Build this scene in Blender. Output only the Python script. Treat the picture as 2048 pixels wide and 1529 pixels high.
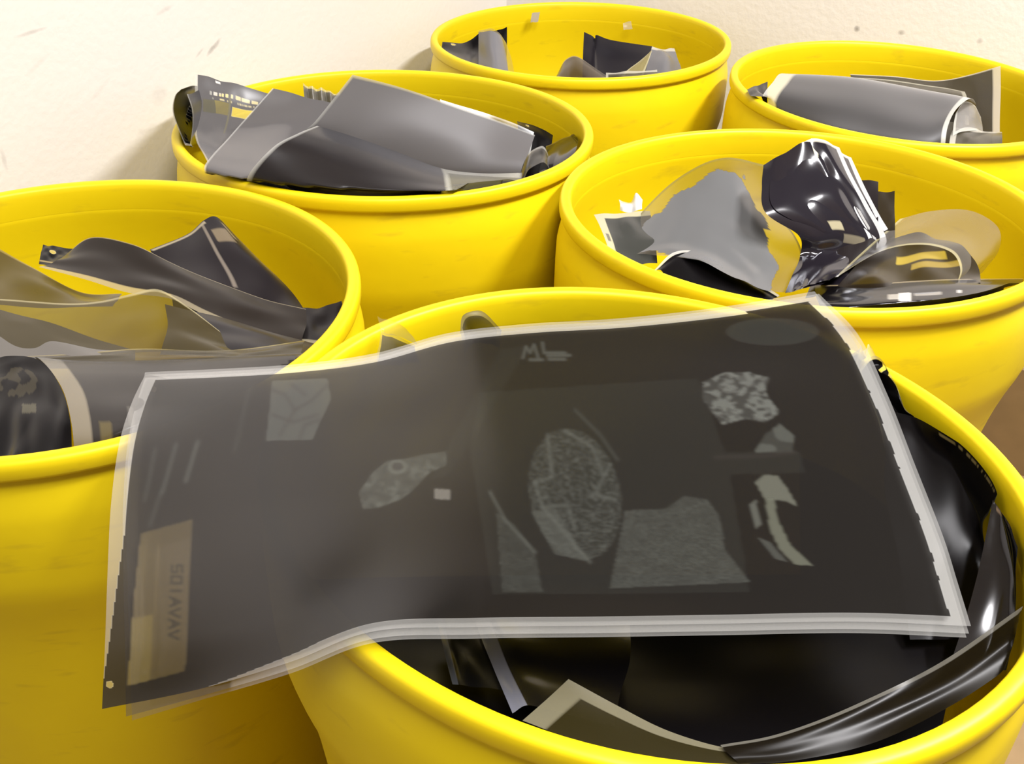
import bpy, math
import numpy as np
from mathutils import Matrix, Vector

for o in list(bpy.data.objects):
    bpy.data.objects.remove(o)
SC = bpy.context.scene
COL = SC.collection
RNG = np.random.default_rng(7)

# ------------------------------------------------------------------ camera
FPX, PITCH, ROLL, EYE = 1979.0, math.radians(32.789), math.radians(1.694), 0.4646
RIM = 0.90                                   # height of every drum's rim above the floor
CP, SP, CR, SR = math.cos(PITCH), math.sin(PITCH), math.cos(ROLL), math.sin(ROLL)
AX = np.array([CR, SR * SP, SR * CP])
AY = np.array([-SR, CR * SP, CR * CP])
AZ = np.array([0, -CP, SP])
CAM = np.array([0.0, 0.0, RIM + EYE])
cd = bpy.data.cameras.new('camera')
cd.sensor_fit = 'HORIZONTAL'
cd.sensor_width = 36.0
cd.lens = FPX / 2048.0 * 36.0
cd.clip_start = 0.02
co = bpy.data.objects.new('camera', cd)
COL.objects.link(co)
m = Matrix.Identity(4)
for i in range(3):
    m[i][0], m[i][1], m[i][2], m[i][3] = AX[i], AY[i], AZ[i], CAM[i]
co.matrix_world = m
SC.camera = co

# ------------------------------------------------------------------ world, lamps, exposure
w = bpy.data.worlds.new('room_air')
SC.world = w
w.use_nodes = True
w.node_tree.nodes['Background'].inputs[0].default_value = (0.80, 0.72, 0.66, 1)
w.node_tree.nodes['Background'].inputs[1].default_value = 0.22
SC.view_settings.view_transform = 'Standard'
SC.view_settings.look = 'None'
SC.view_settings.exposure = 0.08
SC.view_settings.gamma = 1.0
SC.view_settings.use_curve_mapping = False
CEIL = 2.75
cy = SC.cycles
cy.max_bounces, cy.diffuse_bounces, cy.glossy_bounces, cy.transparent_max_bounces = 4, 3, 2, 6
cy.caustics_reflective = cy.caustics_refractive = False


def tube(name, loc, rotz, watts, sx=1.25, sy=0.08, col=(1.0, 0.97, 0.935)):
    d = bpy.data.lights.new(name, 'AREA')
    d.shape = 'RECTANGLE'
    d.size, d.size_y = sx, sy
    d.energy = watts
    d.color = col
    o = bpy.data.objects.new(name, d)
    COL.objects.link(o)
    o.location = loc
    o.rotation_euler = (0, 0, rotz)
    return o


WANG = math.atan2(0.888, 0.46)               # direction in which the left wall runs away from the camera
tube('ceiling_tube_light', (1.35, 0.95, CEIL - 0.06), WANG, 84)
tube('ceiling_tube_light', (0.25, -0.10, CEIL - 0.06), WANG, 46)


# ------------------------------------------------------------------ geometry helpers
def ray(px, py):
    x, y = (px - 1024.0) / FPX, -(py - 764.5) / FPX
    return AX * x + AY * y - AZ


def at(px, py, y=None, z=None):
    """World point seen at a pixel: at forward distance y, or at height z above the rim plane."""
    d = ray(px, py)
    s = y / d[1] if y is not None else (z - EYE) / d[2]
    return CAM + d * s


def to_px(P):
    v = P - CAM
    X, Y, Z = v @ AX, v @ AY, -(v @ AZ)
    return 1024 + FPX * X / Z, 764.5 - FPX * Y / Z


def spline_rows(C, n):
    """Catmull-Rom along axis 0 of a control array, n samples."""
    C = np.asarray(C, float)
    k = len(C)
    if k == 2:
        t = np.linspace(0, 1, n).reshape(-1, *([1] * (C.ndim - 1)))
        return C[0] * (1 - t) + C[1] * t
    E = np.concatenate([[2 * C[0] - C[1]], C, [2 * C[-1] - C[-2]]])
    s = np.linspace(0, k - 1, n)
    i = np.minimum(s.astype(int), k - 2)
    t = (s - i).reshape(-1, *([1] * (C.ndim - 1)))
    p0, p1, p2, p3 = E[i], E[i + 1], E[i + 2], E[i + 3]
    return 0.5 * (2 * p1 + (p2 - p0) * t + (2 * p0 - 5 * p1 + 4 * p2 - p3) * t ** 2 + (3 * p1 - p0 - 3 * p2 + p3) * t ** 3)


def mesh_obj(name, verts, faces, mat, parent=None, smooth=True):
    me = bpy.data.meshes.new(name)
    me.from_pydata([tuple(v) for v in verts], [], faces)
    if smooth:
        me.polygons.foreach_set('use_smooth', [True] * len(me.polygons))
    me.materials.append(mat)
    o = bpy.data.objects.new(name, me)
    COL.objects.link(o)
    if parent is not None:
        o.parent = parent
        o.matrix_parent_inverse = Matrix.Translation(-Vector(parent.location))
    return o


def grid_faces(nv, nu, wrap=False):
    f = []
    for j in range(nv - 1):
        for i in range(nu if wrap else nu - 1):
            a, b = j * nu + i, j * nu + (i + 1) % nu
            f.append((a, b, b + nu, a + nu))
    return f


def tag(o, label, cat, group=None):
    o['label'] = label
    o['category'] = cat
    if group:
        o['group'] = group
    return o


# ------------------------------------------------------------------ materials
def new_mat(name):
    mt = bpy.data.materials.new(name)
    mt.use_nodes = True
    nt = mt.node_tree
    return mt, nt, nt.nodes, nt.links, nt.nodes['Principled BSDF']


def yellow_plastic():
    mt, nt, N, L, b = new_mat('yellow_plastic')
    tc = N.new('ShaderNodeTexCoord')
    n1 = N.new('ShaderNodeTexNoise')
    n1.inputs['Scale'].default_value = 9
    n1.inputs['Detail'].default_value = 2
    L.new(tc.outputs['Object'], n1.inputs['Vector'])
    mp = N.new('ShaderNodeMapping')
    mp.inputs['Scale'].default_value = (16, 16, 60)
    L.new(tc.outputs['Object'], mp.inputs['Vector'])
    n2 = N.new('ShaderNodeTexNoise')
    n2.inputs['Scale'].default_value = 1.0
    n2.inputs['Detail'].default_value = 4
    L.new(mp.outputs['Vector'], n2.inputs['Vector'])
    r2 = N.new('ShaderNodeMapRange')
    r2.inputs['From Min'].default_value = 0.60
    r2.inputs['From Max'].default_value = 0.80
    r2.inputs['To Max'].default_value = 0.45
    L.new(n2.outputs['Fac'], r2.inputs['Value'])
    mx = N.new('ShaderNodeMixRGB')
    mx.inputs[1].default_value = (0.85, 0.67, 0.005, 1)
    mx.inputs[2].default_value = (0.80, 0.595, 0.005, 1)
    L.new(n1.outputs['Fac'], mx.inputs[0])
    m2 = N.new('ShaderNodeMixRGB')
    m2.inputs[2].default_value = (0.46, 0.31, 0.02, 1)
    L.new(r2.outputs['Result'], m2.inputs[0])
    L.new(mx.outputs[0], m2.inputs[1])
    L.new(m2.outputs[0], b.inputs['Base Color'])
    b.inputs['Roughness'].default_value = 0.42
    b.inputs['Specular IOR Level'].default_value = 0.35
    bp = N.new('ShaderNodeBump')
    bp.inputs['Strength'].default_value = 0.06
    bp.inputs['Distance'].default_value = 0.01
    n3 = N.new('ShaderNodeTexNoise')
    n3.inputs['Scale'].default_value = 22
    L.new(tc.outputs['Object'], n3.inputs['Vector'])
    L.new(n3.outputs['Fac'], bp.inputs['Height'])
    L.new(bp.outputs['Normal'], b.inputs['Normal'])
    return mt


def film_mat(name, rough, refl):
    """Thin photographic film: the print and its density ride on the colour attribute (alpha = density)."""
    mt, nt, N, L, b = new_mat(name)
    at_ = N.new('ShaderNodeAttribute')
    at_.attribute_name = 'film'
    N.remove(b)
    b = N.new('ShaderNodeBsdfDiffuse')
    L.new(at_.outputs['Color'], b.inputs['Color'])
    tr = N.new('ShaderNodeBsdfTransparent')
    m1 = N.new('ShaderNodeMixShader')
    L.new(at_.outputs['Alpha'], m1.inputs[0])
    L.new(tr.outputs[0], m1.inputs[1])
    L.new(b.outputs[0], m1.inputs[2])
    gl = N.new('ShaderNodeBsdfGlossy')
    gl.inputs['Roughness'].default_value = rough
    gl.inputs['Color'].default_value = (0.94, 0.95, 1.0, 1)
    lw = N.new('ShaderNodeLayerWeight')       # same from both faces of the sheet
    lw.inputs['Blend'].default_value = 0.5
    pw = N.new('ShaderNodeMath')
    pw.operation = 'POWER'
    pw.inputs[1].default_value = 4.0
    L.new(lw.outputs['Facing'], pw.inputs[0])
    mu = N.new('ShaderNodeMath')
    mu.operation = 'MULTIPLY_ADD'
    mu.use_clamp = True
    mu.inputs[1].default_value = 0.75
    mu.inputs[2].default_value = 0.045 * refl
    L.new(pw.outputs[0], mu.inputs[0])
    m2 = N.new('ShaderNodeMixShader')
    L.new(mu.outputs[0], m2.inputs[0])
    L.new(m1.outputs[0], m2.inputs[1])
    L.new(gl.outputs[0], m2.inputs[2])
    L.new(m2.outputs[0], N['Material Output'].inputs['Surface'])
    return mt


def wall_paint(name, scuffs_and_shadow=()):
    mt, nt, N, L, b = new_mat(name)
    tc = N.new('ShaderNodeTexCoord')
    n1 = N.new('ShaderNodeTexNoise')
    n1.inputs['Scale'].default_value = 2.3
    n1.inputs['Detail'].default_value = 3
    L.new(tc.outputs['Object'], n1.inputs['Vector'])
    mx = N.new('ShaderNodeMixRGB')
    mx.inputs[1].default_value = (0.82, 0.775, 0.745, 1)
    mx.inputs[2].default_value = (0.87, 0.835, 0.81, 1)
    L.new(n1.outputs['Fac'], mx.inputs[0])
    col = mx.outputs[0]
    n2 = N.new('ShaderNodeTexNoise')
    n2.inputs['Scale'].default_value = 90
    n2.inputs['Detail'].default_value = 3
    L.new(tc.outputs['Object'], n2.inputs['Vector'])
    for (c, along, la, lb, tilt, amt) in scuffs_and_shadow:
        # a scuff, once a painted shadow: an ellipsoid-shaped smudge round the point c, long along the wall
        sub = N.new('ShaderNodeVectorMath')
        sub.operation = 'SUBTRACT'
        L.new(tc.outputs['Object'], sub.inputs[0])
        sub.inputs[1].default_value = tuple(c)
        dirv = np.array([along[0] * math.cos(tilt), along[1] * math.cos(tilt), math.sin(tilt)])
        per = np.array([-along[0] * math.sin(tilt), -along[1] * math.sin(tilt), math.cos(tilt)])
        sq = []
        for v, s in ((dirv, la), (per, lb)):
            d = N.new('ShaderNodeVectorMath')
            d.operation = 'DOT_PRODUCT'
            L.new(sub.outputs[0], d.inputs[0])
            d.inputs[1].default_value = tuple(v / s)
            p = N.new('ShaderNodeMath')
            p.operation = 'MULTIPLY'
            L.new(d.outputs['Value'], p.inputs[0])
            L.new(d.outputs['Value'], p.inputs[1])
            sq.append(p)
        ad = N.new('ShaderNodeMath')
        L.new(sq[0].outputs[0], ad.inputs[0])
        L.new(sq[1].outputs[0], ad.inputs[1])
        ns = N.new('ShaderNodeMath')
        ns.operation = 'MULTIPLY_ADD'
        L.new(n2.outputs['Fac'], ns.inputs[0])
        ns.inputs[1].default_value = 1.2
        L.new(ad.outputs[0], ns.inputs[2])
        mr = N.new('ShaderNodeMapRange')
        mr.inputs['From Min'].default_value = 0.5
        mr.inputs['From Max'].default_value = 1.5
        mr.inputs['To Min'].default_value = amt
        mr.inputs['To Max'].default_value = 0
        L.new(ns.outputs[0], mr.inputs['Value'])
        mm = N.new('ShaderNodeMixRGB')
        mm.inputs[2].default_value = (0.20, 0.18, 0.17, 1)
        L.new(mr.outputs['Result'], mm.inputs[0])
        L.new(col, mm.inputs[1])
        col = mm.outputs[0]
    L.new(col, b.inputs['Base Color'])
    b.inputs['Roughness'].default_value = 0.75
    bp = N.new('ShaderNodeBump')
    bp.inputs['Strength'].default_value = 0.08
    bp.inputs['Distance'].default_value = 0.01
    L.new(n2.outputs['Fac'], bp.inputs['Height'])
    L.new(bp.outputs['Normal'], b.inputs['Normal'])
    return mt


def plain(name, c, rough=0.7, noise=0.25, scale=14):
    mt, nt, N, L, b = new_mat(name)
    tc = N.new('ShaderNodeTexCoord')
    n1 = N.new('ShaderNodeTexNoise')
    n1.inputs['Scale'].default_value = scale
    n1.inputs['Detail'].default_value = 3
    L.new(tc.outputs['Object'], n1.inputs['Vector'])
    mx = N.new('ShaderNodeMixRGB')
    mx.inputs[1].default_value = (*[v * (1 - noise) for v in c], 1)
    mx.inputs[2].default_value = (*[min(1, v * (1 + noise)) for v in c], 1)
    L.new(n1.outputs['Fac'], mx.inputs[0])
    L.new(mx.outputs[0], b.inputs['Base Color'])
    b.inputs['Roughness'].default_value = rough
    return mt


YELLOW = yellow_plastic()
FILM = film_mat('matte_film', 0.27, 0.95)
MATTE = film_mat('frosted_film', 0.50, 0.75)
BIGFILM = film_mat('big_sheet_film', 0.13, 1.25)
GLOSS = film_mat('glossy_film', 0.12, 1.2)
BLACK = film_mat('black_film', 0.28, 0.3)

# ------------------------------------------------------------------ the room
N1 = np.array([-0.888, 0.460])               # out through the left wall
N2 = np.array([0.460, 0.888])                # out through the back wall
W1, W2 = 1.150, 2.135                        # distances of the two walls
CORNER = N1 * W1 + N2 * W2


def wall(name, p0, p1, out, mat, top=CEIL):
    t = 0.1
    q0, q1 = p0 + out * t, p1 + out * t
    v = [(*p0, 0), (*p1, 0), (*q1, 0), (*q0, 0), (*p0, top), (*p1, top), (*q1, top), (*q0, top)]
    f = [(0, 1, 5, 4), (1, 2, 6, 5), (2, 3, 7, 6), (3, 0, 4, 7), (4, 5, 6, 7), (3, 2, 1, 0)]
    o = mesh_obj(name, v, f, mat, smooth=False)
    o['kind'] = 'structure'
    return o


def on_wall(px, py, n, wd):
    d = ray(px, py)
    s = wd / (d[:2] @ n)
    return CAM + d * s


ALONG1, ALONG2 = N2, np.array([0.888, -0.460])
sc1 = [(on_wall(428, 94, N1, W1), ALONG1, 0.024, 0.005, 0.5, 0.55),
       (on_wall(62, 65, N1, W1), ALONG1, 0.030, 0.003, 0.05, 0.3),
       (on_wall(400, 105, N1, W1), ALONG1, 0.014, 0.003, 0.5, 0.3),
       (on_wall(320, 190, N1, W1), ALONG1, 0.020, 0.016, 0.2, 0.12),  # shadow of the film loop, painted on the wall as a smudge
       (on_wall(75, 130, N1, W1), ALONG1, 0.03, 0.004, 0.4, 0.1),
       (on_wall(330, 20, N1, W1), ALONG1, 0.02, 0.004, 0.2, 0.2),
       (on_wall(200, 180, N1, W1), ALONG1, 0.03, 0.004, 0.5, 0.08),
       (on_wall(8, 318, N1, W1), ALONG1, 0.004, 0.02, 0.0, 0.2)]
sc2 = [(on_wall(1714, 58, N2, W2), ALONG2, 0.007, 0.007, 0, 0.8),
       (on_wall(1803, 65, N2, W2), ALONG2, 0.008, 0.006, 0, 0.55),
       (on_wall(1960, 82, N2, W2), ALONG2, 0.007, 0.006, 0, 0.4)]
wall('wall_left', CORNER, CORNER - N2 * 4.6, N1, wall_paint('left_wall_paint', sc1))
wall('wall_back', CORNER + N1 * 0.1, CORNER + ALONG2 * 4.6, N2, wall_paint('back_wall_paint', sc2), 1.50)   # half height, its unseen top left off so the big sheet reflects dark
pb = [CORNER - N2 * 0.012 + N1 * 0.0, CORNER - N2 * 0.012 + ALONG2 * 4.6]
o = mesh_obj('baseboard_back', [(*p, z) for z in (0, 0.26) for p in (pb[0], pb[1], pb[1] + N2 * 0.012, pb[0] + N2 * 0.012)],
             [(0, 1, 5, 4), (1, 2, 6, 5), (2, 3, 7, 6), (3, 0, 4, 7), (4, 5, 6, 7), (3, 2, 1, 0)], plain('brown_skirting', (0.26, 0.175, 0.085), 0.6), smooth=False)
o['kind'] = 'structure'
fl = []
for a, b_ in ((-0.1, 0.1), (4.6, 0.1), (4.6, -4.6), (-0.1, -4.6)):
    fl.append(CORNER + ALONG2 * a + N2 * b_)
ov = [(*p, 0) for p in fl] + [(*p, -0.1) for p in fl]
ff = [(0, 3, 2, 1), (4, 5, 6, 7), (0, 1, 5, 4), (1, 2, 6, 5), (2, 3, 7, 6), (3, 0, 4, 7)]
o = mesh_obj('floor', ov, ff, plain('brown_floor', (0.30, 0.20, 0.10), 0.55), smooth=False)
o['kind'] = 'structure'
o = mesh_obj('ceiling', [(x, y, z + CEIL + 0.1) for x, y, z in ov], ff, plain('ceiling_paint', (0.80, 0.77, 0.73), 0.8, 0.03), smooth=False)
o['kind'] = 'structure'

# ------------------------------------------------------------------ the six drums
DR = {  # centre x, y, ovality cos2, sin2
    'A': (-0.4471, 0.8722, -0.0017, -0.0093), 'B': (-0.1930, 1.4027, 0.0277, -0.0039),
    'C': (0.1143, 1.9559, -0.0198, 0.0420), 'D': (0.6372, 1.6787, -0.0359, 0.0087),
    'E': (0.3534, 1.1502, 0.0328, 0.0193), 'F': (0.1005, 0.6200, 0.0163, -0.0462)}


def oval(k, th):
    return 1 + DR[k][2] * np.cos(2 * th) + DR[k][3] * np.sin(2 * th)


def lathe(k, prof, seg=128):
    cx, cy = DR[k][:2]
    th = np.linspace(0, 2 * math.pi, seg, endpoint=False)
    s = oval(k, th)
    v = []
    for r, z in prof:
        v += [(cx + r * a * math.cos(t), cy + r * a * math.sin(t), RIM + z) for a, t in zip(s, th)]
    return v, grid_faces(len(prof), seg, True)


BODY = [(0.0, -0.885), (0.200, -0.885), (0.226, -0.898), (0.238, -0.890), (0.242, -0.875), (0.246, -0.70), (0.249, -0.66), (0.252, -0.64),
        (0.255, -0.50), (0.260, -0.40), (0.2650, -0.300), (0.2705, -0.245), (0.2735, -0.222), (0.2770, -0.200), (0.2830, -0.172), (0.2890, -0.150),
        (0.2915, -0.138), (0.2930, -0.125), (0.2932, -0.085), (0.2928, -0.062), (0.2914, -0.052), (0.2893, -0.042), (0.2872, -0.033),
        (0.2858, -0.027), (0.2852, -0.0215), (0.2840, -0.018), (0.2810, -0.0188), (0.2795, -0.028), (0.2775, -0.0335), (0.2771, -0.0348), (0.2774, -0.040), (0.2785, -0.050), (0.2802, -0.066), (0.2820, -0.085),
        (0.2826, -0.115), (0.2815, -0.135), (0.2790, -0.155), (0.2700, -0.205), (0.2580, -0.300), (0.2480, -0.50), (0.2350, -0.860), (0.215, -0.872), (0.0, -0.872)]
LIP = [(0.2830, -0.0195), (0.2893, -0.0193), (0.2910, -0.0182), (0.2919, -0.0155), (0.2921, -0.0085), (0.2915, -0.0038), (0.2896, -0.0009), (0.2866, 0.0),
       (0.2826, 0.0), (0.2797, -0.0012), (0.2780, -0.0042), (0.2772, -0.0095), (0.2768, -0.020), (0.2769, -0.033), (0.2770, -0.0345)]
DLAB = {'A': 'yellow plastic drum cut off by the left edge, against the bare wall', 'B': 'yellow drum whose grey films poke highest, beside the wall left of centre',
        'C': 'farthest yellow drum, nearly empty, in the corner at the top', 'D': 'yellow drum at upper right holding one fat grey film roll',
        'E': 'yellow drum at mid right holding a shiny dark bunch of film', 'F': 'nearest yellow drum at bottom right, under the big film sheet'}
for k in 'ABCDEF':
    e = bpy.data.objects.new('plastic_drum', None)
    COL.objects.link(e)
    e.location = (DR[k][0], DR[k][1], 0)
    tag(e, DLAB[k], 'drum', 'open yellow drums')
    bpy.context.view_layer.update()
    v, f = lathe(k, BODY)
    mesh_obj('body', v, f, YELLOW, e)
    v, f = lathe(k, LIP)
    mesh_obj('rim', v, f, YELLOW, e)


# ------------------------------------------------------------------ film sheets
def inner_r(z):
    zz = np.array([-0.9, -0.50, -0.30, -0.205, -0.155, -0.12, -0.085, -0.052, -0.03, 0.0])
    rr = np.array([0.232, 0.247, 0.257, 0.268, 0.277, 0.281, 0.280, 0.277, 0.275, 0.275])
    return np.interp(z, zz, rr) - 0.004


def keep_inside(P, k):
    """Push the parts of a sheet that are below the rim back inside the drum wall."""
    cx, cy = DR[k][:2]
    z = P[..., 2] - RIM
    dx, dy = P[..., 0] - cx, P[..., 1] - cy
    r = np.hypot(dx, dy) + 1e-9
    lim = inner_r(z) * oval(k, np.arctan2(dy, dx))
    lim = np.where(z > 0.004, lim + (z - 0.004) * 12, lim)
    s = np.minimum(1, lim / r)
    P = P.copy()
    P[..., 0] = cx + dx * s
    P[..., 1] = cy + dy * s
    return P


DARK = (0.026, 0.022, 0.024, 1)
GREY = (0.112, 0.106, 0.109, 1)
INK = (0.006, 0.005, 0.006, 1)
CLEAR = (0.62, 0.62, 0.60, 0.30)
OLIVE = (0.035, 0.028, 0.006, 0.60)
BROWN = (0.020, 0.012, 0.005, 0.75)


def smooth_noise(n, m_, k, seed):
    r = np.random.default_rng(seed)
    a = r.random((max(2, n // k) + 2, max(2, m_ // k) + 2))
    return spline_rows(spline_rows(a, n).T, m_).T


def film(label, grid, drum=None, dens=DARK, edge=CLEAR, border=(0, 0, 0, 0), holes=(), paint=None, mat=None, nu=56, nv=44,
         name='film_sheet', cat='film sheet', group=None, ragged=0.0, warp=0.0015, shift=(0, 0, 0), zs=None):
    if zs is None:
        C = np.array([[at(px + shift[0], py + shift[1], y=y + shift[2]) for px, py, y in row] for row in grid])
    else:                                     # heights above the rim plane instead of distances
        C = np.array([[at(p[0], p[1], z=(zr if isinstance(zr, (int, float)) else zr[j])) for j, p in enumerate(row)] for row, zr in zip(grid, zs)])
    P = spline_rows(C, nv)
    P = spline_rows(P.transpose(1, 0, 2), nu).transpose(1, 0, 2)
    seed = abs(hash(label)) % 1000 if False else sum(ord(c) * (i + 1) for i, c in enumerate(label)) % 9999
    if warp:
        P = P.copy()
        P[..., 2] += (smooth_noise(nv, nu, 14, seed) - 0.5) * 2 * warp
    if drum:
        P = keep_inside(P, drum)
    u, v = np.meshgrid(np.linspace(0, 1, nu), np.linspace(0, 1, nv))
    if max(dens[:3]) < 0.11:
        dens = (*[c * 0.5 for c in dens[:3]], dens[3])
    rgba = np.empty((nv, nu, 4))
    rgba[:] = dens
    if dens[3] > 0.96:
        rgba[..., 3] = 1.0
    l, r, t, b = border
    jit = (smooth_noise(nv, nu, 5, seed + 1) - 0.5) * ragged
    msk = (u < l + jit * (l > 0)) | (u > 1 - r - jit * (r > 0)) | (v < t + jit * (t > 0)) | (v > 1 - b - jit * (b > 0))
    rgba[msk] = edge
    reg = msk.astype(int)                     # 0 emulsion, 1 clear margin, 2.. printed pictures
    for hu, hv, hr in holes:
        rgba[np.hypot((u - hu) * 1.0, (v - hv)) < hr] = (0.7, 0.7, 0.6, 0.12)
    extra = []
    if paint:
        px, py = to_px(P)
        paint(rgba, u, v, px, py, reg, extra)
    V = P.reshape(-1, 3)
    RGBA = rgba.reshape(-1, 4).astype(np.float32)
    F = np.array(grid_faces(nv, nu))
    fr = reg.reshape(-1)[F[:, 0]]
    ids = [k for k in range(2 + len(extra)) if (fr == k).any()]

    def one(nm, sel, parent=None):
        f = F[sel]
        used, inv = np.unique(f, return_inverse=True)
        ob = mesh_obj(nm, V[used], inv.reshape(-1, 4).tolist(), mat or FILM, parent)
        ca = ob.data.color_attributes.new('film', 'FLOAT_COLOR', 'POINT')
        ca.data.foreach_set('color', RGBA[used].ravel())
        return ob
    if len(ids) == 1:
        o = one(name, fr == ids[0])
    else:
        o = bpy.data.objects.new(name, None)
        COL.objects.link(o)
        c = V.mean(0)
        o.location = (c[0], c[1], V[:, 2].min())
        bpy.context.view_layer.update()
        for k in ids:
            nm, lab = [('emulsion_area', None), ('clear_margin', 'clear unprinted margin')][k] if k < 2 else extra[k - 2]
            p = one(nm, fr == k, o)
            if lab:
                p['label'] = lab
    tag(o, label, cat, group)
    return o


def dashes(v0, v1, u0, u1, n, col, seed=3, duty=0.6):
    """A line of tiny printed characters, too small to read."""
    def f(rgba, u, v, px, py, reg, extra):
        r = np.random.default_rng(seed).random(n)
        k = np.clip(((u - u0) / (u1 - u0) * n).astype(int), 0, n - 1)
        on = (u > u0) & (u < u1) & (v > v0) & (v < v1) & (r[k] < duty)
        rgba[on] = col
    return f


def both(*fs):
    def f(*a):
        for g in fs:
            g(*a)
    return f


def box_uv(u0, u1, v0, v1, col):
    def f(rgba, u, v, px, py, reg, extra):
        rgba[(u > u0) & (u < u1) & (v > v0) & (v < v1)] = col
    return f


# ---- sheets in the drum by the wall, left of centre
G_B = 'films in the drum left of centre'
film('dark film rolled into a loop leaning out over the wall side of its drum', [
    [(362, 180, 1.30), (349, 192, 1.30), (345, 222, 1.29), (358, 262, 1.28), (376, 298, 1.27), (384, 262, 1.28), (384, 220, 1.29), (374, 190, 1.30)],
    [(385, 172, 1.40), (372, 184, 1.40), (368, 214, 1.39), (380, 252, 1.38), (397, 288, 1.37), (406, 252, 1.38), (406, 212, 1.39), (398, 182, 1.40)],
    [(410, 172, 1.48), (397, 184, 1.48), (393, 214, 1.47), (405, 252, 1.46), (422, 288, 1.45), (431, 252, 1.46), (431, 212, 1.47), (423, 182, 1.48)]],
    'B', INK, border=(0, 0, 0.03, 0), group=G_B, mat=BLACK)
film('dark grey film with a pale line of tiny print below its raised corner', [
    [(390, 147, 1.42), (505, 178, 1.46), (640, 215, 1.49), (760, 240, 1.51)],
    [(390, 215, 1.37), (500, 235, 1.42), (630, 260, 1.46), (760, 285, 1.49)],
    [(391, 275, 1.30), (480, 300, 1.34), (610, 320, 1.39), (740, 335, 1.44)],
    [(420, 332, 1.20), (500, 350, 1.22), (600, 375, 1.26), (720, 390, 1.31)],
    [(440, 372, 1.19), (500, 385, 1.21), (600, 405, 1.25), (720, 420, 1.30)]],
    'B', GREY, border=(0.012, 0, 0, 0), group=G_B, nu=180, nv=140,
    paint=both(dashes(0.10, 0.125, 0.08, 0.62, 60, (0.55, 0.55, 0.52, 0.5), 4, 0.75), dashes(0.145, 0.16, 0.1, 0.5, 70, (0.4, 0.4, 0.38, 0.6), 9, 0.6),
               box_uv(0.225, 0.36, 0.19, 0.27, (0.7, 0.7, 0.5, 0.15)), box_uv(0.045, 0.215, 0.17, 0.27, (0.10, 0.10, 0.09, 0.8)),
               box_uv(0.12, 0.15, 0.01, 0.025, (0.8, 0.8, 0.8, 0.5)), box_uv(0.205, 0.215, 0.12, 0.4, (0.12, 0.12, 0.11, 0.9))))
film('middle grey film of three overlapping, creased across and shiny at its foot', [
    [(545, 177, 1.38), (605, 192, 1.40), (665, 207, 1.42), (740, 230, 1.44)],
    [(488, 242, 1.32), (560, 250, 1.34), (640, 262, 1.36), (720, 290, 1.39)],
    [(455, 278, 1.27), (530, 285, 1.28), (610, 300, 1.30), (700, 318, 1.32)],
    [(422, 312, 1.20), (508, 328, 1.20), (590, 340, 1.21), (685, 352, 1.23)],
    [(408, 338, 1.165), (495, 362, 1.155), (580, 382, 1.15), (680, 398, 1.155)],
    [(425, 375, 1.19), (500, 400, 1.18), (580, 415, 1.18), (680, 430, 1.19)]],
    'B', GREY, border=(0.01, 0, 0, 0), group=G_B, mat=GLOSS)
film('bundle of pale film strips, ribbed edge up, between grey sheets', [
    [(606 + i * 9, 168 + i * 2.4 + (2 if i % 2 else -2), 1.50 + (0.006 if i % 2 else -0.006)) for i in range(12)],
    [(608 + i * 9, 188 + i * 2.4, 1.49 + (0.006 if i % 2 else -0.006)) for i in range(12)],
    [(612 + i * 9, 230 + i * 2.4, 1.47) for i in range(12)]],
    'B', (0.16, 0.155, 0.15, 0.95), border=(0, 0, 0.12, 0), group=G_B, name='film_strip_bundle', cat='film strips', nu=90)
film('large flat grey film leaning back, tallest corner at centre of the drum', [
    [(705, 149, 1.32), (790, 172, 1.35), (880, 202, 1.38), (980, 237, 1.40), (1070, 270, 1.40)],
    [(632, 243, 1.27), (740, 245, 1.31), (850, 262, 1.34), (960, 290, 1.36), (1056, 308, 1.36)],
    [(605, 268, 1.26), (700, 285, 1.29), (810, 310, 1.32), (930, 335, 1.34), (1042, 345, 1.34)],
    [(605, 305, 1.26), (700, 325, 1.29), (810, 355, 1.32), (930, 380, 1.34), (1042, 395, 1.34)]],
    'B', GREY, border=(0.008, 0, 0.012, 0), edge=(0.35, 0.35, 0.33, 0.5), group=G_B, mat=MATTE)
film('front grey film curling over the near rim, clear frame at its right', [
    [(634, 250, 1.25), (700, 270, 1.26), (790, 302, 1.27), (880, 338, 1.27), (960, 345, 1.26), (1045, 347, 1.25)],
    [(595, 266, 1.205), (680, 290, 1.21), (780, 322, 1.21), (885, 350, 1.205), (960, 358, 1.20), (1042, 362, 1.21)],
    [(545, 298, 1.165), (640, 325, 1.165), (760, 350, 1.165), (888, 368, 1.16), (960, 372, 1.165), (1036, 372, 1.18)],
    [(494, 358, 1.148), (620, 382, 1.135), (750, 393, 1.13), (890, 390, 1.135), (960, 386, 1.15), (1030, 382, 1.175)],
    [(515, 400, 1.17), (630, 420, 1.165), (750, 430, 1.16), (890, 425, 1.165), (960, 420, 1.18), (1030, 410, 1.20)]],
    'B', DARK, border=(0.008, 0, 0, 0), edge=(0.45, 0.45, 0.43, 0.6), group=G_B, mat=FILM,
    paint=both(box_uv(0.60, 0.635, 0.0, 1, (0.5, 0.5, 0.42, 0.55)), box_uv(0.60, 1, 0.02, 0.16, (0.5, 0.5, 0.42, 0.55)), box_uv(0.635, 1, 0.16, 1, (0.10, 0.095, 0.05, 0.85))))
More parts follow.
